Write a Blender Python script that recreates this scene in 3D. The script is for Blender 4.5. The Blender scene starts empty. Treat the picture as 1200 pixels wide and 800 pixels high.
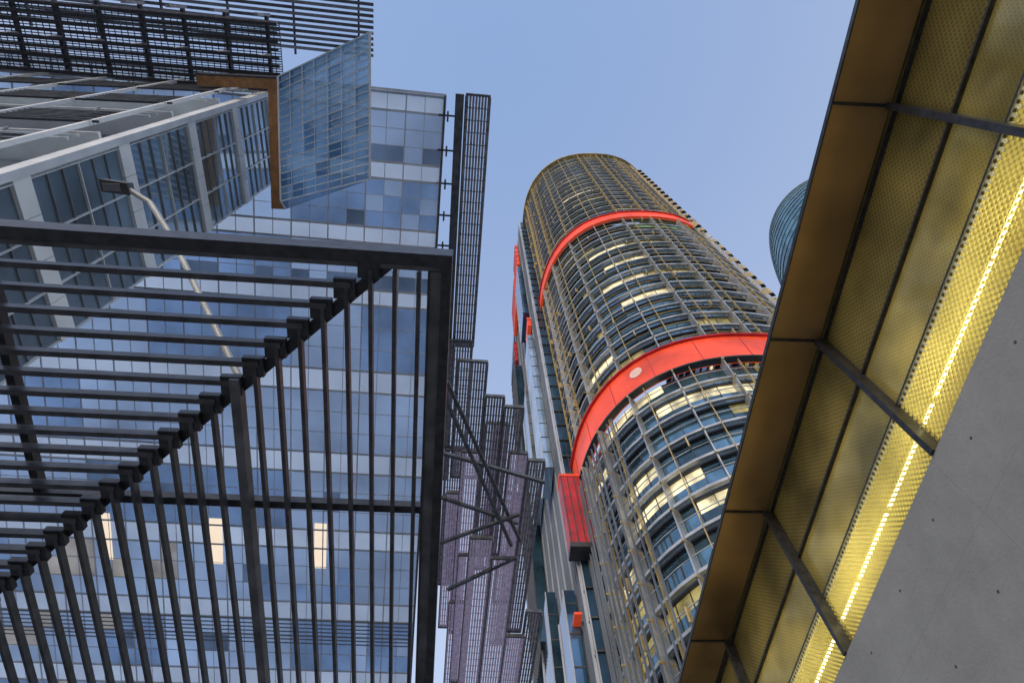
import bpy, math, random
from mathutils import Vector, Matrix
random.seed(7)
EYE=1.6
scene=bpy.context.scene
col=scene.collection
# ---------------------------------------------------------------- materials
MATS={}
def mat(name,base,rough=.5,metal=0.,emit=None,es=0.,noise=.12,scale=3.,trans=0.,transp=0.,bump=0.,spec=.5,world=False):
    if name in MATS: return MATS[name]
    m=bpy.data.materials.new(name); m.use_nodes=True
    nt=m.node_tree; N=nt.nodes; L=nt.links
    p=N['Principled BSDF']; out=N['Material Output']
    tc=N.new('ShaderNodeTexCoord'); nz=N.new('ShaderNodeTexNoise')
    nz.inputs['Scale'].default_value=scale; nz.inputs['Detail'].default_value=6
    if world:
        gp=N.new('ShaderNodeNewGeometry'); L.new(gp.outputs['Position'],nz.inputs['Vector'])
    else: L.new(tc.outputs['Object'],nz.inputs['Vector'])
    rp=N.new('ShaderNodeValToRGB')
    e=rp.color_ramp.elements
    e[0].position=.3; e[1].position=.7
    e[0].color=tuple(max(0,c*(1-min(.6,noise*1.6))) for c in base)+(1,)
    e[1].color=tuple(min(1,c*(1+noise)) for c in base)+(1,)
    L.new(nz.outputs['Fac'],rp.inputs['Fac'])
    L.new(rp.outputs['Color'],p.inputs['Base Color'])
    p.inputs['Roughness'].default_value=rough; p.inputs['Metallic'].default_value=metal
    p.inputs['Specular IOR Level'].default_value=spec
    if emit:
        p.inputs['Emission Color'].default_value=tuple(emit)+(1,)
        p.inputs['Emission Strength'].default_value=es
        if es<2: m.cycles.emission_sampling='NONE'
        if world:
            r2=N.new('ShaderNodeMapRange'); r2.inputs['From Min'].default_value=.35; r2.inputs['From Max'].default_value=.65
            r2.inputs['To Min'].default_value=es*.2; r2.inputs['To Max'].default_value=es*1.3
            n2=N.new('ShaderNodeTexNoise'); n2.inputs['Scale'].default_value=.45; n2.inputs['Detail'].default_value=3
            L.new(gp.outputs['Position'],n2.inputs['Vector'])
            L.new(n2.outputs['Fac'],r2.inputs['Value']); L.new(r2.outputs[0],p.inputs['Emission Strength'])
    if bump:
        b=N.new('ShaderNodeBump'); b.inputs['Strength'].default_value=bump
        b.inputs['Distance'].default_value=.02
        L.new(nz.outputs['Fac'],b.inputs['Height']); L.new(b.outputs['Normal'],p.inputs['Normal'])
    last=p.outputs[0]
    if trans:
        t=N.new('ShaderNodeBsdfTranslucent'); L.new(rp.outputs['Color'],t.inputs['Color'])
        mx=N.new('ShaderNodeMixShader'); mx.inputs[0].default_value=trans
        L.new(last,mx.inputs[1]); L.new(t.outputs[0],mx.inputs[2]); last=mx.outputs[0]
    if transp:
        t=N.new('ShaderNodeBsdfTransparent'); t.inputs['Color'].default_value=(.6,.75,.9,1)
        mx=N.new('ShaderNodeMixShader'); mx.inputs[0].default_value=transp
        L.new(last,mx.inputs[1]); L.new(t.outputs[0],mx.inputs[2]); last=mx.outputs[0]
    if trans or transp: L.new(last,out.inputs['Surface'])
    MATS[name]=m; return m

dark=mat('dark_painted_steel',(.045,.047,.055),.38,.3,scale=8,noise=.3)
darkslat=mat('charcoal_slat',(.075,.078,.088),.32,.25,scale=5,noise=.3)
greysteel=mat('grey_steel',(.28,.29,.31),.45,.5)
midsteel=mat('weathered_grey_beam',(.14,.145,.155),.45,.4,noise=.3)
alu=mat('pale_aluminium',(.68,.72,.78),.4,.1,noise=.15,scale=.6)
whitepanel=mat('white_cladding',(.76,.79,.83),.4,0,noise=.1,scale=.7)
bronze=mat('bronze_soffit_metal',(.48,.31,.14),.32,.5,scale=.35,noise=.35)
orange=mat('orange_brown_panel',(.40,.20,.08),.5,.2,noise=.2)
gold=mat('gold_anodised_metal',(.58,.44,.20),.4,.35,scale=.4,noise=.3)
olive=mat('olive_metal',(.34,.30,.17),.45,.3,scale=.4,noise=.3)
silver=mat('silver_metal',(.48,.50,.53),.4,.4,scale=.4,noise=.3)
slabm=mat('dark_bronze_slab',(.07,.07,.075),.5,.3,scale=.5,noise=.3)
gl_dark=mat('dark_office_glass',(.05,.11,.16),.08,.6,spec=1.,scale=.3,noise=.5)
gl_blue=mat('blue_office_glass',(.14,.28,.40),.08,.7,spec=1.,scale=.3,noise=.5)
gl_navy=mat('navy_side_glass',(.05,.12,.22),.10,.5,spec=1.,scale=.15,noise=.6)
gl_lit=mat('lit_office_glass',(.3,.3,.25),.2,0,emit=(1,.86,.5),es=1.05,scale=.5,world=True)
gl_dim=mat('dim_lit_office_glass',(.15,.16,.1),.15,.2,emit=(.9,.72,.25),es=.38,world=True,scale=.5)
gl_green=mat('green_lit_glass',(.1,.2,.1),.15,.2,emit=(.35,.85,.3),es=.35,world=True,scale=.5)
red=mat('glowing_red_terrace_panel',(.88,.06,.02),.40,0,emit=(1,.11,.03),es=.28,scale=.18,noise=.38)  # red emission paints a lit look into panels that are no lamps
reddark=mat('dark_red_panel',(.42,.02,.03),.45,0,emit=(1,.04,.03),es=.05,noise=.3,scale=.4)  # faint red emission painted into this panel too
whiteem=mat('pale_oval_sign_panel',(.7,.5,.45),.5,0,emit=(1,.55,.45),es=.10)
ledm=mat('warm_led_tube',(1,.9,.5),.5,0,emit=(1,.88,.42),es=6.)
winlit=mat('lit_window_glow',(1,.92,.8),.5,0,emit=(1,.80,.58),es=.85,noise=.2,scale=1)
pale=mat('pale_blue_glass_panel',(.36,.50,.66),.12,.5,spec=1.,scale=.15,noise=.35)
finw=mat('pale_fin',(.46,.49,.54),.4,.3,noise=.2,scale=.1)
finb=mat('blue_grey_fin',(.19,.23,.30),.4,.3,noise=.2,scale=.1)
louv=mat('grey_brown_louvre_metal',(.36,.34,.36),.5,.2,noise=.3)
lilac=mat('lilac_glow_louvre_metal',(.60,.55,.68),.5,.1,emit=(.75,.6,.9),es=.09,noise=.3)  # lilac tint and emission stand in for pink light behind the blades
cry=mat('teal_tower_glass',(.04,.15,.20),.08,.6,spec=1.,scale=.1,noise=.5)
cry2=mat('light_teal_tower_glass',(.11,.27,.33),.08,.6,spec=1.,scale=.1,noise=.5)
crl=mat('teal_tower_floor_line',(.22,.31,.35),.4,.3)
m_a=mat('translucent_sky_glass',(.50,.61,.78),.08,0,trans=.78,scale=.09,noise=.35,spec=1)  # broad tone noise paints reflection variation into the glass
m_b=mat('pale_translucent_glass',(.76,.81,.88),.1,0,trans=.8,scale=.12,noise=.2)
m_c=mat('deep_blue_glass',(.29,.41,.59),.06,0,trans=.75,scale=.16,noise=.4,spec=1)
m_d=mat('dark_reflection_glass',(.20,.27,.36),.06,0,trans=.6,scale=.2,noise=.4,spec=1)  # darker panes paint dark reflections into the glazing
m_w=mat('warm_lit_glass',(.60,.54,.46),.06,0,trans=.6,scale=.3,noise=.35,spec=1,emit=(1,.76,.42),es=.14,world=True)  # warm colour and emission paint the glow of lit rooms into the panes
bayg=mat('clear_bay_glass',(.20,.36,.54),.05,0,trans=.65,transp=.2,scale=.25,noise=.35,spec=1)
bayg2=mat('shaded_bay_glass',(.08,.19,.34),.05,.2,trans=.55,transp=.12,scale=.25,noise=.35,spec=1)  # darker copy of the bay glass, paints one face as shaded
rib=mat('ribbon_window_glass',(.46,.58,.72),.08,.8,spec=1,scale=.18,noise=.5)
ribl=mat('matt_ribbon_glass',(.13,.19,.26),.40,.2,spec=.6,scale=.25,noise=.6)
ribd=mat('dark_gallery_glass',(.04,.07,.11),.08,.5,spec=1,scale=.25,noise=.6)  # dark navy glass for the recessed galleries

def concrete_mat():
    m=bpy.data.materials.new('tie_hole_concrete'); m.use_nodes=True
    nt=m.node_tree;N=nt.nodes;L=nt.links;p=N['Principled BSDF']
    tc=N.new('ShaderNodeTexCoord')
    n1=N.new('ShaderNodeTexNoise'); n1.inputs['Scale'].default_value=.6; n1.inputs['Detail'].default_value=14; n1.inputs['Roughness'].default_value=.76
    n2=N.new('ShaderNodeTexNoise'); n2.inputs['Scale'].default_value=18; n2.inputs['Detail'].default_value=8
    for n in (n1,n2): L.new(tc.outputs['Object'],n.inputs['Vector'])
    r=N.new('ShaderNodeValToRGB'); r.color_ramp.elements[0].position=.3; r.color_ramp.elements[1].position=.7
    r.color_ramp.elements[0].color=(.225,.228,.228,1); r.color_ramp.elements[1].color=(.345,.345,.335,1)
    L.new(n1.outputs['Fac'],r.inputs['Fac']); last=r.outputs[0]
    sx=N.new('ShaderNodeSeparateXYZ'); L.new(tc.outputs['Object'],sx.inputs[0])
    def math_(op,a,b=None,v=None):
        n=N.new('ShaderNodeMath'); n.operation=op; L.new(a,n.inputs[0])
        if b is not None: L.new(b,n.inputs[1])
        if v is not None: n.inputs[1].default_value=v
        return n.outputs[0]
    def cell(s,per):
        f=math_('FRACT',math_('DIVIDE',s,v=per)); return math_('POWER',math_('MULTIPLY',math_('SUBTRACT',f,v=.5),v=per),v=2)
    d=math_('ADD',cell(sx.outputs['Y'],1.35),cell(sx.outputs['Z'],1.2))
    holes=math_('LESS_THAN',d,v=.0005)
    def jl(s,per): return math_('LESS_THAN',math_('PINGPONG',s,v=per/2),v=.004)
    j=math_('MAXIMUM',jl(sx.outputs['Y'],4.05),jl(sx.outputs['Z'],2.4))
    m1=N.new('ShaderNodeMixRGB'); m1.inputs[2].default_value=(.22,.22,.22,1); L.new(j,m1.inputs[0]); L.new(last,m1.inputs[1])
    m2=N.new('ShaderNodeMixRGB'); m2.inputs[2].default_value=(.05,.05,.05,1); L.new(holes,m2.inputs[0]); L.new(m1.outputs[0],m2.inputs[1]); last=m2.outputs[0]
    for sc,a,dd in ((5,.03,.5),(14,.06,.7)):
        v=N.new('ShaderNodeTexVoronoi'); v.inputs['Scale'].default_value=sc; L.new(tc.outputs['Object'],v.inputs['Vector'])
        r2=N.new('ShaderNodeValToRGB'); r2.color_ramp.elements[0].position=a; r2.color_ramp.elements[1].position=a*2
        r2.color_ramp.elements[0].color=(dd,dd,dd,1); r2.color_ramp.elements[1].color=(1,1,1,1)
        L.new(v.outputs['Distance'],r2.inputs['Fac'])
        mx=N.new('ShaderNodeMixRGB'); mx.blend_type='MULTIPLY'; mx.inputs[0].default_value=1
        L.new(last,mx.inputs[1]); L.new(r2.outputs[0],mx.inputs[2]); last=mx.outputs[0]
    L.new(last,p.inputs['Base Color']); p.inputs['Roughness'].default_value=.75
    b=N.new('ShaderNodeBump'); b.inputs['Strength'].default_value=.4; b.inputs['Distance'].default_value=.02
    L.new(n2.outputs['Fac'],b.inputs['Height']); L.new(b.outputs[0],p.inputs['Normal'])
    return m
concrete=concrete_mat()

def perf_mat(name,base,hole,fade,see=False,fq=8):
    """gold sheet with rows of punched holes, translucent"""
    m=bpy.data.materials.new(name); m.use_nodes=True
    nt=m.node_tree;N=nt.nodes;L=nt.links;p=N['Principled BSDF'];out=N['Material Output']
    tc=N.new('ShaderNodeTexCoord'); sx=N.new('ShaderNodeSeparateXYZ'); L.new(tc.outputs['Object'],sx.inputs[0])
    def frac(sock,sc,off=0):
        a=N.new('ShaderNodeMath');a.operation='MULTIPLY_ADD';a.inputs[1].default_value=sc;a.inputs[2].default_value=off;L.new(sock,a.inputs[0])
        f=N.new('ShaderNodeMath');f.operation='FRACT';L.new(a.outputs[0],f.inputs[0])
        s=N.new('ShaderNodeMath');s.operation='SUBTRACT';s.inputs[1].default_value=.5;L.new(f.outputs[0],s.inputs[0])
        q=N.new('ShaderNodeMath');q.operation='POWER';q.inputs[1].default_value=2;L.new(s.outputs[0],q.inputs[0])
        return q.outputs[0]
    def dots(off):
        fy=frac(sx.outputs['Y'],fq,off); fz=frac(sx.outputs['Z'],fq,off)
        a=N.new('ShaderNodeMath');a.operation='ADD';L.new(fy,a.inputs[0]);L.new(fz,a.inputs[1])
        c=N.new('ShaderNodeMath');c.operation='LESS_THAN';c.inputs[1].default_value=hole;L.new(a.outputs[0],c.inputs[0])
        return c.outputs[0]
    mxm=N.new('ShaderNodeMath');mxm.operation='MAXIMUM';L.new(dots(0),mxm.inputs[0]);L.new(dots(.5),mxm.inputs[1])
    nz=N.new('ShaderNodeTexNoise');nz.inputs['Scale'].default_value=.55;nz.inputs['Detail'].default_value=6;L.new(tc.outputs['Object'],nz.inputs['Vector'])
    r=N.new('ShaderNodeValToRGB');r.color_ramp.elements[0].position=.35;r.color_ramp.elements[1].position=.68
    r.color_ramp.elements[0].color=tuple(c*.45 for c in base)+(1,);r.color_ramp.elements[1].color=tuple(base)+(1,)
    L.new(nz.outputs['Fac'],r.inputs['Fac'])
    dk=N.new('ShaderNodeMixRGB');dk.blend_type='MULTIPLY';dk.inputs[2].default_value=(.35,.32,.25,1)
    mm=N.new('ShaderNodeMath');mm.operation='MULTIPLY';mm.inputs[1].default_value=fade;L.new(mxm.outputs[0],mm.inputs[0])
    L.new(mm.outputs[0],dk.inputs[0]);L.new(r.outputs[0],dk.inputs[1])
    L.new(dk.outputs[0],p.inputs['Base Color'])
    p.inputs['Roughness'].default_value=.07;p.inputs['Metallic'].default_value=.5;p.inputs['Specular IOR Level'].default_value=1
    t=N.new('ShaderNodeBsdfTranslucent');L.new(dk.outputs[0],t.inputs['Color'])
    m1=N.new('ShaderNodeMixShader');m1.inputs[0].default_value=.5;L.new(p.outputs[0],m1.inputs[1]);L.new(t.outputs[0],m1.inputs[2])
    last=m1.outputs[0]
    if see:
        tr=N.new('ShaderNodeBsdfTransparent'); m2=N.new('ShaderNodeMixShader')
        L.new(mxm.outputs[0],m2.inputs[0]);L.new(last,m2.inputs[1]);L.new(tr.outputs[0],m2.inputs[2]);last=m2.outputs[0]
    L.new(last,out.inputs['Surface'])
    return m
perf=perf_mat('perforated_gold_screen',(.74,.66,.30),.09,0,True,10)
perf2=perf_mat('plain_gold_glass',(.66,.60,.32),.035,.35,False,12)
perf3=perf_mat('fine_perforated_screen',(.52,.47,.26),.05,.5,False,10)
backw=mat('yellow_inner_wall',(.8,.68,.28),.6,0,noise=.35,scale=.9)

# ---------------------------------------------------------------- mesh builder
class MB:
    def __init__(s): s.v=[];s.f=[];s.m=[];s.mats=[]
    def mi(s,m):
        if m not in s.mats: s.mats.append(m)
        return s.mats.index(m)
    def hexa(s,P,m):
        b=len(s.v); s.v+= [tuple(p) for p in P]; i=s.mi(m)
        for q in ((0,3,2,1),(4,5,6,7),(0,1,5,4),(1,2,6,5),(2,3,7,6),(3,0,4,7)):
            s.f.append(tuple(b+k for k in q)); s.m.append(i)
    def box(s,x0,x1,y0,y1,z0,z1,m):
        s.hexa([(x0,y0,z0),(x1,y0,z0),(x1,y1,z0),(x0,y1,z0),(x0,y0,z1),(x1,y0,z1),(x1,y1,z1),(x0,y1,z1)],m); return s
    def quad(s,P,m):
        b=len(s.v); s.v+=[tuple(p) for p in P]; s.f.append((b,b+1,b+2,b+3)); s.m.append(s.mi(m))
    def tube(s,p0,p1,r,m,n=8,r1=None):
        p0=Vector(p0);p1=Vector(p1);d=(p1-p0).normalized()
        a=d.orthogonal().normalized();c=d.cross(a);r1=r if r1 is None else r1
        b=len(s.v);i=s.mi(m)
        for k in range(n):
            t=2*math.pi*k/n;o=a*math.cos(t)+c*math.sin(t)
            s.v.append(tuple(p0+o*r));s.v.append(tuple(p1+o*r1))
        for k in range(n):
            j=(k+1)%n
            s.f.append((b+2*k,b+2*j,b+2*j+1,b+2*k+1));s.m.append(i)
        s.f.append(tuple(b+2*k for k in range(n))[::-1]);s.m.append(i)
        s.f.append(tuple(b+2*k+1 for k in range(n)));s.m.append(i); return s
    def beam(s,p0,p1,w,h,m):
        p0=Vector(p0);p1=Vector(p1);d=(p1-p0).normalized()
        up=Vector((0,0,1))
        if abs(d.z)>.95: up=Vector((1,0,0))
        a=d.cross(up).normalized()*w/2;c=a.cross(d).normalized()*h/2
        s.hexa([p0-a-c,p0+a-c,p1+a-c,p1-a-c,p0-a+c,p0+a+c,p1+a+c,p1-a+c],m); return s
    def mesh(s,name):
        me=bpy.data.meshes.new(name); me.from_pydata(s.v,[],s.f)
        for m in s.mats: me.materials.append(m)
        me.polygons.foreach_set('material_index',s.m); me.update(); return me
def thing(name,label,cat,loc=(0,0,0),rot=(0,0,0),group=None):
    o=bpy.data.objects.new(name,None); o.empty_display_size=.5
    o.location=(loc[0],loc[1],loc[2]+EYE); o.rotation_euler=rot
    o['label']=label;o['category']=cat
    if group:o['group']=group
    col.objects.link(o); return o
def part(mb,name,parent,loc=(0,0,0),label=None,stuff=False,me=None):
    o=bpy.data.objects.new(name,me or mb.mesh(name)); o.parent=parent; o.location=loc
    if label:o['label']=label
    if stuff:o['kind']='stuff'
    col.objects.link(o); return o

R=math.radians
# ================================================================ ground + sky
g=MB(); g.box(-3000,3000,-3000,3000,-.5,0,mat('paving_stone',(.33,.32,.31),.85,0,scale=.5,noise=.2))
go=bpy.data.objects.new('ground',g.mesh('ground')); go['kind']='structure'; col.objects.link(go)

# ================================================================ right building
GR=-EYE
b=thing('glazed_walkway_building','low building with gold perforated glazing above a concrete base','building',(6.3,5,GR))
def rel(z): return z-GR
w=MB(); w.box(-.06,.6,-14,26,0,rel(6.62),concrete); part(w,'concrete_wall',b)
YB=[-11.35,-7.3,-3.25,.8,4.87,8.97,13.05,17.1]
for i in range(7):
    w=MB(); w.box(-.93,.0,YB[i]-5+.012,YB[i+1]-5-.012,rel(10),rel(10.06),bronze); part(w,'soffit_panel',b)
w=MB(); w.box(-.955,-.93,-16.3,12.1,rel(9.97),rel(10.06),dark); w.box(-.6,6,-16.3,12.1,rel(10.065),rel(10.3),dark); part(w,'roof_edge',b)
zs=[6.68,7.7,8.68,9.96]
for i in range(7):
    ya,yb=YB[i]-5,YB[i+1]-5
    for k in range(3):
        w=MB(); w.box(.10,.12,ya+.05,yb-.05,rel(zs[k])+.03,rel(zs[k+1])-.03,[perf,perf2,perf3][k]); part(w,'glazing_panel',b)
for y in YB:
    w=MB(); w.box(-.10,.18,y-5-.05,y-5+.05,rel(6.62),rel(9.96),dark); part(w,'mullion',b)
    w=MB(); w.box(-.93,-.10,y-5-.025,y-5+.025,rel(9.975),rel(9.998),dark); part(w,'soffit_cover_strip',b)
for z in zs:
    w=MB(); w.box(.04,.16,-16.3,12.1,rel(z)-.018,rel(z)+.018,dark); part(w,'transom',b)
w=MB(); w.box(1.9,2.0,-16.3,12.1,rel(6.62),rel(10.05),backw); part(w,'inner_wall',b)
for i in range(7):
    rr=random.Random(i); a=YB[i]-5+.1
    while a<YB[i+1]-5-.3:
        e=min(a+rr.choice([1.4,2.0,2.6]),YB[i+1]-5-.08)
        w=MB(); w.tube((.17,a,rel(7.22)),(.17,e,rel(7.22)),.024,ledm,8); part(w,'light_tube',b); a=e+rr.choice([.04,.12])
def area(name,loc,rot,sx,sy,e,c):
    l=bpy.data.lights.new(name,'AREA'); l.shape='RECTANGLE'; l.size=sx;l.size_y=sy;l.energy=e;l.color=c
    o=bpy.data.objects.new(name,l); o.location=loc;o.rotation_euler=rot;col.objects.link(o);o.parent=b;return o
area('light_strip',(1.1,-2,rel(6.75)),(0,R(180),0),.9,28,900,(1,.88,.46))

# ================================================================ round tower
T=thing('round_office_tower','tall round-ended office tower with gold sunshades and red terraces','tower',(36,57,GR))
AX,AXR,AY,NN=20.4,17.8,21.4,2.5
def outline(step=1.9):
    raw=[]
    n=1200
    for i in range(n+1):
        t=math.pi+math.pi*i/n
        c,s=math.cos(t),math.sin(t)
        raw.append(((AX if c<0 else AXR)*math.copysign(abs(c)**(2/NN),c),AY*math.copysign(abs(s)**(2/NN),s)))
    raw=[(-AX,y) for y in (6,4,2)]+raw+[(AXR,y) for y in (2,8,16,24,32)]
    out=[raw[0]];acc=0
    for p,q in zip(raw,raw[1:]):
        d=math.hypot(q[0]-p[0],q[1]-p[1]);pos=0
        while acc+d-pos>=step:
            pos+=step-acc;acc=0
            out.append((p[0]+(q[0]-p[0])*pos/d,p[1]+(q[1]-p[1])*pos/d))
        acc+=d-pos
    return out
OL=outline()
def norms(pts):
    r=[]
    for i in range(len(pts)):
        p=pts[max(0,i-1)];q=pts[min(len(pts)-1,i+1)]
        dx,dy=q[0]-p[0],q[1]-p[1];l=math.hypot(dx,dy);r.append((dy/l,-dx/l))
    return r
ON=norms(OL)
def off(i,o): return (OL[i][0]+ON[i][0]*o,OL[i][1]+ON[i][1]*o)
def ring(mb,o0,o1,z0,z1,m,i0=0,i1=None,skip=None):
    i1=len(OL)-1 if i1 is None else i1
    for i in range(i0,i1):
        if skip and skip(i): continue
        a,b_=off(i,o0),off(i+1,o0);c,d=off(i+1,o1),off(i,o1)
        mb.hexa([(a[0],a[1],z0),(b_[0],b_[1],z0),(c[0],c[1],z0),(d[0],d[1],z0),(a[0],a[1],z1),(b_[0],b_[1],z1),(c[0],c[1],z1),(d[0],d[1],z1)],m)
def fin(mb,i,o0,o1,z0,z1,th,m,skew=0.,sh=0.):
    p=off(i,o0);q=off(i,o1);n=ON[i];t=(-n[1]*th/2,n[0]*th/2)
    p=(p[0]-n[1]*sh,p[1]+n[0]*sh)
    q=(q[0]-n[1]*(skew+sh),q[1]+n[0]*(skew+sh))
    mb.hexa([(p[0]-t[0],p[1]-t[1],z0),(p[0]+t[0],p[1]+t[1],z0),(q[0]+t[0],q[1]+t[1],z0),(q[0]-t[0],q[1]-t[1],z0),
             (p[0]-t[0],p[1]-t[1],z1),(p[0]+t[0],p[1]+t[1],z1),(q[0]+t[0],q[1]+t[1],z1),(q[0]-t[0],q[1]-t[1],z1)],m)
NI=len(OL)
IR=max(i for i in range(NI) if OL[i][1]<-15 and OL[i][0]<9)
def storey(zone,seed):
    rnd=random.Random(seed); mb=MB(); F=4.0
    lit={'low':.36,'mid':.13,'high':.06}[zone]; dim={'low':.70,'mid':.40,'high':.28}[zone]
    run=0;cur=None
    for i in range(NI-1):
        if run<=0:
            r=rnd.random(); run=rnd.randint(1,6)
            cur=gl_lit if r<lit else gl_dim if r<dim else None
        run-=1
        base=gl_blue if rnd.random()<.75 else gl_dark
        a,c=off(i,0),off(i+1,0)
        top=2.5
        mb.quad([(a[0],a[1],.3),(c[0],c[1],.3),(c[0],c[1],top),(a[0],a[1],top)],base)
        mb.quad([(a[0],a[1],top),(c[0],c[1],top),(c[0],c[1],F),(a[0],a[1],F)],cur or base)
    ring(mb,-.6,.32,0,.35,slabm)
    for i in range(NI): fin(mb,i,.0,.12,.35,F,.07,slabm)
    mA={'low':silver,'mid':silver,'high':gold}[zone]
    sc=.8 if zone=='high' else 1
    ring(mb,.70*sc,1.1*sc,.0,.34,silver)
    ring(mb,.98*sc,1.06*sc,1.9,1.98,gold if zone!='low' else silver)
    for i in range(NI):
        if i%3==0:
            fin(mb,i,.15,1.6*sc,.0,F,.13,mA)
            fin(mb,i,.3,1.9*sc,3.2,3.45,.16,gold)
        elif i%3==1: fin(mb,i,.85*sc,1.2*sc,.1,F,.07,gold)
        if rnd.random()<{'low':.10,'mid':.14,'high':.30}[zone]:
            k=rnd.choice([.3,1.9]); fin(mb,i,1.05*sc,1.55*sc,k,k+1.5,.16,gold if rnd.random()<.7 else olive)
        if i>IR and zone!='low' and i%2==0:
            fin(mb,i,.3,2.3,.6,3.2,.14,[olive,silver,gold][(i//2)%3],.7)
            fin(mb,i,1.2,2.3,.4,.6,.8,slabm,.7)
    return mb.mesh('storey')
def zr(z): return z+EYE
for zone,z0,n in (('low',1.5,16),('mid',71.2,14),('high',131.5,17)):
    variants=[storey(zone,s) for s in range(7)]
    for k in range(n):
        part(None,'storey',T,(0,0,zr(z0+4*k)),me=variants[(k*5+k//7)%7])
w=MB()
ring(w,.3,1.4,zr(65.8),zr(70.9),red,i0=2); ring(w,.3,1.8,zr(70.95),zr(71.2),reddark); ring(w,.6,1.5,zr(65.5),zr(65.75),slabm)
for i in range(2,NI,3): fin(w,i,1.4,1.45,zr(65.8),zr(70.9),.10,reddark)
part(w,'red_terrace_band',T,label='wide red terrace band')
w=MB()
ring(w,.3,1.4,zr(128.0),zr(131.1),red,i1=IR); ring(w,.3,1.7,zr(131.1),zr(131.4),reddark,i1=IR); ring(w,.2,.9,zr(127.3),zr(127.95),slabm)
ring(w,-.2,.3,zr(128.1),zr(131.4),gl_dark,i0=IR)
part(w,'red_terrace_band',T)
w=MB()
for i in range(IR,NI-1,2): fin(w,i,.3,2.3,zr(127.9),zr(130.9),.14,[olive,silver,gold][i%3],.7)
part(w,'side_sunscreen',T)
w=MB(); ring(w,.02,.10,zr(123.5),zr(126.9),gl_green,i0=IR-7,i1=IR); part(w,'green_lit_window_band',T)
w=MB()
w.box(-20,17,0,34,zr(199.4),zr(200),slabm)
ring(w,-1,1.5,zr(199.5),zr(200.1),gold)
for i in range(NI): fin(w,i,.2,.5,zr(200),zr(202.5),.12,gold)
ring(w,.3,.5,zr(202.1),zr(202.5),gold); part(w,'roof_crown',T)
bi=min(range(NI),key=lambda i:(OL[i][0]+15)**2+(OL[i][1]+17.4)**2)
w=MB(); p=off(bi,1.35);q=off(bi,1.52)
w.tube((*p,zr(68.7)),(*q,zr(68.7)),.9,whiteem,24); part(w,'oval_sign',T)
for i in range(0,11):
    for s in (0,.95):
        w=MB(); fin(w,i,1.6,1.85,0,zr(64),.06,finb,0,s); part(w,'blade_fin',T)
X0,X1=-23.2,-20.8
w=MB(); w.box(X0,X1,-1,56,0,zr(196),gl_navy); part(w,'side_core_wall',T)
w=MB()
for k in range(48):
    y=-1+1.2*k
    w.box(X0-.35,X0-.02,y,y+.10,0,zr(196)-((k//9)*5),finw if k%4==0 else finb)
w.box(X0,X0+.15,-1.3,-1.02,0,zr(196),finw);w.box(X0+1,X0+1.08,-1.2,-1.02,0,zr(196),slabm)
part(w,'vertical_fins',T,label='closely spaced vertical fins')
w=MB()
for k in range(48):
    w.box(X0-.12,X0-.01,-1,56,zr(4*k+1),zr(4*k+1)+.3,slabm)
    w.box(X0,X1,-1.25,-1.01,zr(4*k+1.5),zr(4*k+1.5)+.25,slabm)
part(w,'floor_edges',T,stuff=True)
for (ya,yb,za,zb,m) in ((3,9,76,122,pale),(14,22,84,118,pale),(26,36,70,112,gl_blue),(2,8,30,52,gl_navy),(16,26,36,64,gl_dark),(4,12,136,168,gl_navy)):
    w=MB(); w.box(X0-1.8,X0-.5,ya,yb,zr(za),zr(zb),m)
    w.box(X0-1.95,X0-1.8,ya-.1,ya+.15,zr(za),zr(zb),finw);w.box(X0-1.95,X0-1.8,yb-.15,yb+.1,zr(za),zr(zb),finw)
    for z in range(za,zb,4): w.box(X0-1.9,X0-.5,ya-.05,ya+.05,zr(z),zr(z)+.2,slabm)
    part(w,'side_bay',T)
for (ya,yb,za,zb,mm_) in ((6,14,176,194,red),(16,28,172,190,red),(30,36,160,172,reddark),(3,8,127,131.3,red),(0,3,47,47.3,red)):
    w=MB(); w.box(X0-1.3,X0-.46,ya,yb,zr(za),zr(zb),mm_)
    for z in range(int(za)+3,int(zb),4): w.box(X0-1.4,X0-.4,ya-.1,yb,zr(z),zr(z)+.2,slabm)
    part(w,'red_side_panel',T)
w=MB(); w.box(X0-1.2,X1+1.0,-3.6,-1.3,zr(54),zr(66),reddark); w.box(X0-1.3,X1+1.1,-3.7,-1.3,zr(53.3),zr(54),slabm); w.box(X0-1.3,X1+1.1,-3.7,-1.3,zr(66),zr(66.4),red)
for k in range(6): w.box(X0-1.1+.85*k,X0-1.0+.85*k,-3.72,-3.6,zr(54),zr(66),slabm)
part(w,'red_hanging_box',T,label='deep red box hanging under the terrace band')
w=MB()
for k in range(14):
    w.box(X0-2.4,X0-2.2,24+.8*k,24.3+.8*k,zr(60),zr(150),slabm)
w.box(X0-2.2,X0-.5,24,35,zr(62),zr(146),gl_dark); part(w,'service_tower',T)

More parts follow.
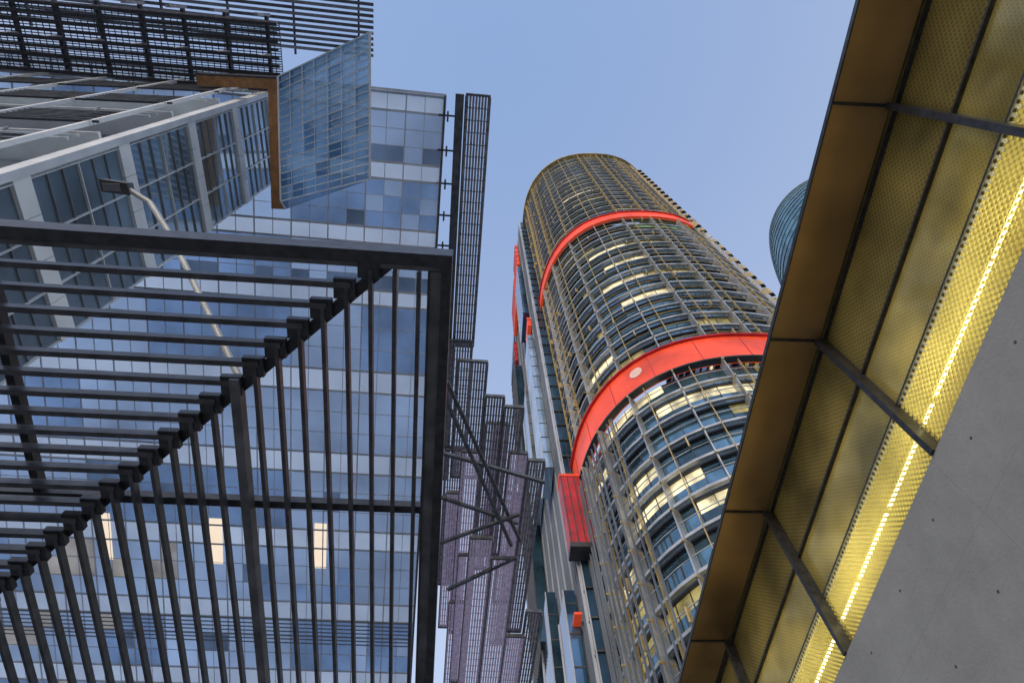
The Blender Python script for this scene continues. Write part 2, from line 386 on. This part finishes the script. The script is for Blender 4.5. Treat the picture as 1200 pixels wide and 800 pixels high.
# ================================================================ distant teal tower
D=thing('teal_glass_tower','distant curved dark teal glass tower with fine floor lines','tower',(139.5,66.5,GR))
def disc_r(z): return 36.5*math.sqrt(max(.05,1-(max(0,(z-145))/122)**2))
w=MB(); nA=72
for k in range(62):
    z0,z1=4*k,4*k+4
    for i in range(nA):
        a0=2*math.pi*i/nA;a1=a0+2*math.pi/nA
        r0,r1=disc_r(z0),disc_r(z1)
        m=cry if random.random()<.75 else cry2
        w.quad([(r0*math.cos(a0),r0*math.sin(a0),z0),(r0*math.cos(a1),r0*math.sin(a1),z0),(r1*math.cos(a1),r1*math.sin(a1),z1),(r1*math.cos(a0),r1*math.sin(a0),z1)],m)
part(w,'glass_skin',D)
w=MB()
for k in range(62):
    r0=disc_r(4*k)
    for i in range(nA):
        a0=2*math.pi*i/nA; a1=a0+2*math.pi/nA
        w.beam(((r0+.1)*math.cos(a0),(r0+.1)*math.sin(a0),4*k),((r0+.1)*math.cos(a1),(r0+.1)*math.sin(a1),4*k),.3,.35,crl)
        r1=disc_r(4*k+4); w.beam((r0*math.cos(a0),r0*math.sin(a0),4*k),(r1*math.cos(a0),r1*math.sin(a0),4*k+4),.10,.10,crl)
part(w,'floor_lines',D,stuff=True)
w=MB(); w.tube((0,0,247),(0,0,250),19,crl,40,15); w.tube((0,0,250),(0,0,262),.4,greysteel,8,.1); part(w,'roof_cap',D)

# ================================================================ pergola
TILT=5
P=thing('steel_pergola','dark steel pergola with mitred slats over the walkway','pergola',(-.266,2.086,6),(R(-TILT),0,R(2)))
pz=0
part(MB().box(-7.6,0,0,.13,pz,pz+.28,dark).box(-7.6,-.02,.13,.19,pz+.05,pz+.09,midsteel),'frame_beam',P)
part(MB().box(-.10,0,.13,9,pz,pz+.28,dark).box(-.22,-.10,.19,9,pz+.03,pz+.06,midsteel).box(-.24,-.22,.19,9,pz,pz+.25,dark),'frame_beam',P)
part(MB().box(-7.6,0,9,9.2,pz,pz+.34,dark),'frame_beam',P); part(MB().box(-7.8,-7.6,0,9.2,pz,pz+.34,dark),'frame_beam',P)
mit=lambda x:.12+.96*(-x-.77)
PX=.245
w=MB(); w.beam((-.62,-.02+.15,pz+.15),(-7.55,mit(-7.55),pz+.15),.12,.10,dark)
x=-.33-PX*2
while x>-7.5:
    w.box(x-.13,x+.09,mit(x)-.09,mit(x)+.13,pz+.02,pz+.10,dark); x-=PX
part(w,'diagonal_beam',P)
x=-.33
while x>-7.5:
    y0=max(.2,mit(x)-.02)
    w=MB(); w.box(x-.021,x+.021,y0,8.98,pz,pz+.10,darkslat); part(w,'slat',P); x-=PX
y=.38
while y<6.3:
    xx=-(y-.12)/.96-.77+.02
    w=MB(); w.box(-7.58,xx,y-.03,y+.03,pz-.01,pz+.09,darkslat); part(w,'slat',P); y+=PX*.96
for bx in ((-7.5,-.25,3.18,3.28,pz+.16,pz+.27,dark),(-2.31,-2.21,1.5,9,pz-.03,pz+.14,midsteel),(-4.75,-4.66,.2,3.2,pz+.18,pz+.3,dark)):
    part(MB().box(*bx),'cross_beam',P)
for (px,py) in ((-.12,9.1),(-7.7,9.1),(-7.7,.1)):
    w=MB(); w.box(-.09,.09,-.09,.09,-7.6+py*math.sin(R(TILT)),.02,dark); o=part(w,'post',P,(px,py,pz)); o.rotation_euler=(R(TILT),0,0)

# ================================================================ lamp
Lm=thing('street_lamp','slim pale lamp arm with dark floodlight head fixed to the pergola','street lamp',(-2.6,3.7,6.1))
pts=[(0,0,0),(-.75,-.50,1.05),(-1.5,-1.0,2.1),(-1.95,-1.29,2.62),(-2.25,-1.42,2.75)]
w=MB()
polem=mat('lamp_pole_grey',(.34,.37,.41),.5,.2)
for p,q in zip(pts,pts[1:]): w.tube(p,q,.04,polem,12)
part(w,'arm',Lm)
w=MB(); w.hexa([(-2.62,-1.58,2.70),(-2.25,-1.53,2.70),(-2.25,-1.36,2.70),(-2.62,-1.40,2.70),(-2.58,-1.55,2.82),(-2.25,-1.5,2.86),(-2.25,-1.38,2.86),(-2.58,-1.43,2.82)],midsteel); part(w,'lamp_head',Lm)
w=MB(); w.box(-2.57,-2.34,-1.52,-1.42,2.675,2.698,greysteel); part(w,'lamp_glass',Lm)

# ================================================================ glass office building (overhanging glazing)
B=thing('glass_office_building','glass office building with pale gridded overhanging glazing','building',(-2.3,4.0,40),(R(-12),0,R(3)))
w=MB();fr=MB()
cols=[-1.12*i for i in range(44)]
rows=[0]
while rows[-1]<52: rows.append(rows[-1]+(1.0 if rows[-1]<13 else 1.5))
rnd=random.Random(3)
blk={}
for j in range(len(rows)-1):
    fl=j%4
    for i in range(len(cols)-1):
        key=(i//4,j//4)
        if key not in blk: blk[key]=rnd.random()
        r=.85*blk[key]+.15*rnd.random()
        if fl==0: m=m_b
        else: m=m_a if r<.5 else m_c
        if fl==3 and rnd.random()<.25 and j<14: m=m_d
        if j>22 and i>14 and fl in (1,2) and rnd.random()<.30: m=m_w
        if j>18 and fl==2 and rnd.random()<.10: m=m_d
        w.quad([(cols[i+1],rows[j],0),(cols[i],rows[j],0),(cols[i],rows[j+1],0),(cols[i+1],rows[j+1],0)],m)
part(w,'glazing',B)
for i,x in enumerate(cols):
    t=.04 if i%2==0 else .018; fr.box(x-t,x+t,0,52,-.08,-.003,alu)
for j,y in enumerate(rows):
    t=.07 if j%4<2 else .02; fr.box(-48,0,y-t,y+t,-.07,-.006,alu)
part(fr,'mullion_grid',B)
w=MB(); w.box(.0,.12,-.1,52,-.3,.2,midsteel); w.box(-48,.12,-.2,-.1,-.3,.2,alu); part(w,'edge_trim',B)
for cx in (-21.6,-14.1,-6.9):
    w=MB(); w.box(cx-.42,cx+.42,29,32.6,-.06,-.02,winlit); part(w,'lit_window',B)
w=MB()
for k in range(7): w.box(-44,-.3,37+.33*k,37.08+.33*k,-.14,-.09,greysteel)
part(w,'louvre_band',B)

# leaning glass bay: two gridded faces meeting at a ridge
Bb=thing('glass_bay','leaning deep blue glass bay with brown edge panel','glass bay',(-10,3.57,34))
A=Vector((0,0,0));U=Vector((5.5,-3.1,-6.2));V=Vector((0,5.4,-1.75));Nn=U.cross(V).normalized()
if Nn.z>0: Nn=-Nn
RU=.25;RH=1.1
def q(u,v,n=0):
    h=RH*(u/RU if u<RU else (1-u)/(1-RU))
    return A+U*u+V*v+Nn*(n+h)
us=[0,.083,.167,.25,.36,.47,.57,.68,.79,.89,1.0]
w=MB()
for i in range(10):
    m0=bayg2 if i<3 else bayg
    for j in range(9):
        m=m0 if random.random()<.85 else (bayg2 if m0 is bayg else bayg)
        w.quad([q(us[i],j/9),q(us[i+1],j/9),q(us[i+1],(j+1)/9),q(us[i],(j+1)/9)],m)
w.quad([A,q(RU,0),q(1,0),A+U+Vector((0,0,.6))],bayg2);w.quad([A+V,q(RU,1),q(1,1),A+U+V+Vector((0,0,.6))],bayg2)
part(w,'glazing',Bb)
w=MB()
for u in us: w.beam(q(u,0,.06),q(u,1,.06),.08 if u in (0,.25,1.0) else .025,.06,alu)
for j in range(19):
    for (ua,ub) in ((0,RU),(RU,1)): w.beam(q(ua,j/18,.05),q(ub,j/18,.05),.025 if j%2 else .05,.05,alu)
part(w,'mullion_grid',Bb)
w=MB(); w.hexa([(-.75,-.2,-.05),(-.05,-.2,-.05),(-.05,5.4,-1.8),(-.75,5.4,-1.8),(-.75,-.2,.5),(-.05,-.2,.5),(-.05,5.4,-1.3),(-.75,5.4,-1.3)],orange)
w.box(-4.2,-.05,-.70,-.2,-.05,.5,orange); w.box(-4.2,-.05,-.78,-.70,-.1,.6,dark); part(w,'brown_edge_panel',Bb)

# ================================================================ side wing with ribbon windows
W=thing('white_clad_wing','white clad office wing with blue ribbon windows','building',(-12,4,GR))
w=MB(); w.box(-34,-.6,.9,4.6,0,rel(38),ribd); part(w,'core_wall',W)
bands=[(12.5,16.6),(17.3,21.8),(22.5,27.2),(27.9,32.2),(32.9,37.7)]
w=MB()
edges=[0]+[rel(z) for bnd in bands for z in bnd]+[rel(38.4)]
for k in range(0,len(edges)-1,2):
    a,c=edges[k],edges[k+1]
    for jy in range(4):
        w.box(-.6,0,1.2*jy+.01,1.2*jy+1.19,a,c,whitepanel)
w.box(-.4,.03,-.1,.14,0,rel(38.4),alu)
w.box(-34,-.6,-.1,.0,rel(38),rel(38.4),whitepanel)
part(w,'white_cladding',W)
for (a,c) in bands:
    w=MB(); gm=ribl if a<20 else rib
    for jy in range(3): w.box(-.2,-.12,.26+1.5*jy,.26+1.5*jy+1.45,rel(a),rel(c),gm)
    for jy in range(4): w.box(-.15,-.02,.23+1.5*jy,.26+1.5*jy,rel(a),rel(c),alu)
    for jz in (.5,): w.box(-.12,-.04,.26,4.7,rel(a+(c-a)*jz)-.02,rel(a+(c-a)*jz)+.02,alu)
    for jz in (.17,.33,.67,.83): w.box(-.12,-.06,.26,4.7,rel(a+(c-a)*jz)-.01,rel(a+(c-a)*jz)+.01,greysteel)
    part(w,'ribbon_window',W)
for n_,(a,c) in enumerate(bands):
    w=MB()
    w.box(-34,-.6,-.25,.88,rel(a)-.65,rel(a)-.5,whitepanel)
    w.box(-34,-.6,-.6,-.52,rel(a)-.5,rel(a)-.42,dark)
    for h in range(7): w.box(-34,-1.2-.5*(h%2),-.55,-.47,rel(a)+.25+.30*h,rel(a)+.30+.30*h,midsteel)
    w.box(-34,-.6,-.35,-.27,rel(a)+2.9,rel(a)+2.98,alu); w.box(-34,-.6,-.35,-.27,rel(a)+3.5,rel(a)+3.54,alu)
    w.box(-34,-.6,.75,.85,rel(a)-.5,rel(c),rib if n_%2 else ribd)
    for i in range(20): w.box(-.8-1.7*i,-.75-1.7*i,.65,.75,rel(a)-.5,rel(c),alu)
    for i in range(9): w.box(-.9-3.6*i,-.78-3.6*i,-.6,-.45,rel(a)-.6,rel(c),whitepanel)
    for i in range(8): w.tube((-1.5-4*i,-.3,rel(a)-.6),(-3.4-4*i,-.3,rel(c)),.05,greysteel,6)
    part(w,'open_gallery',W)

# grating and sunshade roof
G=thing('roof_grating','dark steel mesh grating with hanging brackets','grating',(-11.2,.4,38.6),(0,0,R(2)))
w=MB()
for j in range(28): w.box(-34,0,.13*j,.13*j+.055,0,.06,midsteel)
for i in range(100): w.box(-.34*i-.04,-.34*i,0,3.5,.06,.1,midsteel)
part(w,'mesh_deck',G)
w=MB()
for j in range(9): w.box(-33,.4,.4*j,.4*j+.16,-1.9,-1.84,dark)
part(w,'lower_louvre_layer',G)
for i in range(14):
    x=-.6-2.2*i
    w=MB()
    w.box(x-.08,x+.08,-.3,3.5,-.3,-.02,dark)
    w.box(x-.1,x+.1,-.4,-.25,-1.9,.2,louv); w.box(x-.1,x+.1,1.6,1.72,-1.8,-.3,louv); w.box(x-.1,x+.1,3.3,3.4,-1.8,-.3,louv)
    part(w,'bracket',G)
w=MB(); w.box(-34,0,-.05,.1,-.5,-.3,louv); w.box(-34,0,1.75,1.87,-.5,-.3,dark); w.box(-34,0,3.5,3.62,-.4,.2,greysteel); part(w,'edge_rail',G)
S=thing('sunshade_louvres','long dark louvre blades projecting from the roof','louvre',(-6.9,-.9,44),(0,0,R(3)))
for j in range(10):
    w=MB(); y=.32*j; w.hexa([(-40,y,0),(0,y,0),(0,y+.19,.10),(-40,y+.19,.10),(-40,y,.05),(0,y,.05),(0,y+.19,.15),(-40,y+.19,.15)],greysteel if j%2 else midsteel); part(w,'blade',S)
for i in range(9):
    w=MB(); w.box(-1-4*i,-.9-4*i,-.2,3.4,.2,.4,dark); part(w,'support_rib',S)

# ================================================================ louvre screens
def louvre(loc,wd,ln,m,pitch=.17,rot=2.5,label='brown metal louvre screen on the building edge'):
    t=thing('louvre_screen',label,'louvre screen',loc,(0,0,R(rot)),'louvre screens along the building edge')
    w=MB(); n=max(1,int(wd/pitch))
    for i in range(n+1):
        x=-wd*i/n; w.box(x-.066,x+.066,.05,ln-.05,-.04,.10,m)
    part(w,'blades',t)
    w=MB()
    w.box(-wd-.1,.1,-.08,.05,-.08,.2,midsteel);w.box(-wd-.1,.1,ln-.05,ln+.08,-.08,.2,midsteel)
    w.box(-wd-.14,-wd-.067,.05,ln-.05,-.15,.12,midsteel); w.box(.067,.14,.05,ln-.05,-.15,.12,louv)
    k=.7
    while k<ln: w.box(-wd-.06,.06,k-.03,k+.03,-.06,-.041,m); k+=.7
    part(w,'frame',t); return t
LB='long grey-brown louvre screen held off the glazing by brackets'
t=louvre((.36,3.7,39),1.25,16.5,louv,.16,2.3,LB)
w=MB(); w.box(-1.95,-1.45,0,16.6,-.1,.1,midsteel)
part(w,'side_plate',t)
for k in range(8):
    w=MB(); w.box(-2.9,-1.95,1.2+2*k,1.3+2*k,-.1,.0,dark); w.box(-2.4,-2.3,1.0+2*k,1.6+2*k,-.15,.05,midsteel); part(w,'bracket',t)
L2='louvre screen with painted-in lilac glow on the building edge'
louvre((-.35,19.6,38.5),1.5,9,louv); louvre((-.7,28.5,38),1.3,14,louv); louvre((-1.6,20,39),.7,12,louv)
louvre((.7,19.8,36),1.8,9.6,louv); louvre((3.1,22,34),1.1,13,louv); louvre((1.85,21.6,34.6),1.1,14,louv); louvre((4.64,25.5,33),.95,16.5,louv); louvre((3.5,25.2,33.4),1.0,14,lilac,label=L2)
louvre((.4,26,34.5),1.1,18,lilac,label=L2); louvre((-.9,30,35),.9,14,lilac,label=L2); louvre((2.8,31.2,30),1.3,16,lilac,label=L2); louvre((1.3,30,30.6),1.3,16,lilac,label=L2); louvre((.2,34,33),1.0,14,lilac,label=L2); louvre((5.2,38,31.5),1.0,12,louv); louvre((4.0,40,31),1.2,14,lilac,label=L2)
louvre((2.3,25,36.5),1.4,14,lilac,label=L2); louvre((3.9,30,35),1.4,16,lilac,label=L2); louvre((-.2,40,34),1.3,14,lilac,label=L2)
St=thing('steel_strut_frame','dark crossing steel struts carrying the louvre screens','steel frame',(0,22,28))
for p,q_ in (((-2,-4,2),(2.6,8,2)),((-1.6,-4,2.4),(3.2,8,2.4)),((-2,4,2),(3,7,3)),((-2,8,2.2),(3,5.5,2.2)),((-2,1,2.5),(4.6,4,3.5)),((-1.5,12,2),(3,9,2))):
    w=MB(); w.beam(p,q_,.2,.2,midsteel); part(w,'strut',St)

# ================================================================ world, sun, camera
wd=bpy.data.worlds.new('World');scene.world=wd;wd.use_nodes=True
nt=wd.node_tree;bg=nt.nodes['Background']
sky=nt.nodes.new('ShaderNodeTexSky');sky.sky_type='NISHITA';sky.sun_disc=False
sky.sun_elevation=R(12);sky.sun_rotation=R(200);sky.air_density=1.0;sky.dust_density=1.5;sky.ozone_density=1.5
tcw=nt.nodes.new('ShaderNodeTexCoord');sxw=nt.nodes.new('ShaderNodeSeparateXYZ');nt.links.new(tcw.outputs['Generated'],sxw.inputs[0])
gr=nt.nodes.new('ShaderNodeValToRGB')
gr.color_ramp.elements[0].position=.70;gr.color_ramp.elements[0].color=(2.6,2.75,3.5,1)
gr.color_ramp.elements[1].position=1.0;gr.color_ramp.elements[1].color=(1.4,2.0,3.4,1)
nt.links.new(sxw.outputs['Z'],gr.inputs['Fac'])
hz=nt.nodes.new('ShaderNodeMixRGB');hz.blend_type='ADD';hz.inputs[0].default_value=1
nt.links.new(sky.outputs[0],hz.inputs[1]);nt.links.new(gr.outputs[0],hz.inputs[2])
nt.links.new(hz.outputs[0],bg.inputs['Color']);bg.inputs['Strength'].default_value=.15
sl=bpy.data.lights.new('sun','SUN');sl.energy=.5;sl.angle=R(.5);sl.color=(1,.86,.68)
so=bpy.data.objects.new('sun',sl);so.rotation_euler=(R(78),0,R(-20));so.location=(0,-20,60);col.objects.link(so)
cam=bpy.data.cameras.new('Camera');co=bpy.data.objects.new('Camera',cam);col.objects.link(co)
cam.sensor_width=36;cam.lens=36*729/1200;cam.clip_end=8000;cam.clip_start=.05
Zc=Vector((-32,370,-729)).normalized();Yc=Vector((-79,-1443,-729)).normalized();Xc=Yc.cross(Zc).normalized();Yc=Zc.cross(Xc)
M=Matrix((Xc,Yc,Zc)).to_4x4();M.translation=(0,0,EYE);co.matrix_world=M
scene.camera=co
scene.view_settings.view_transform='Standard';scene.view_settings.look='None';scene.view_settings.exposure=0
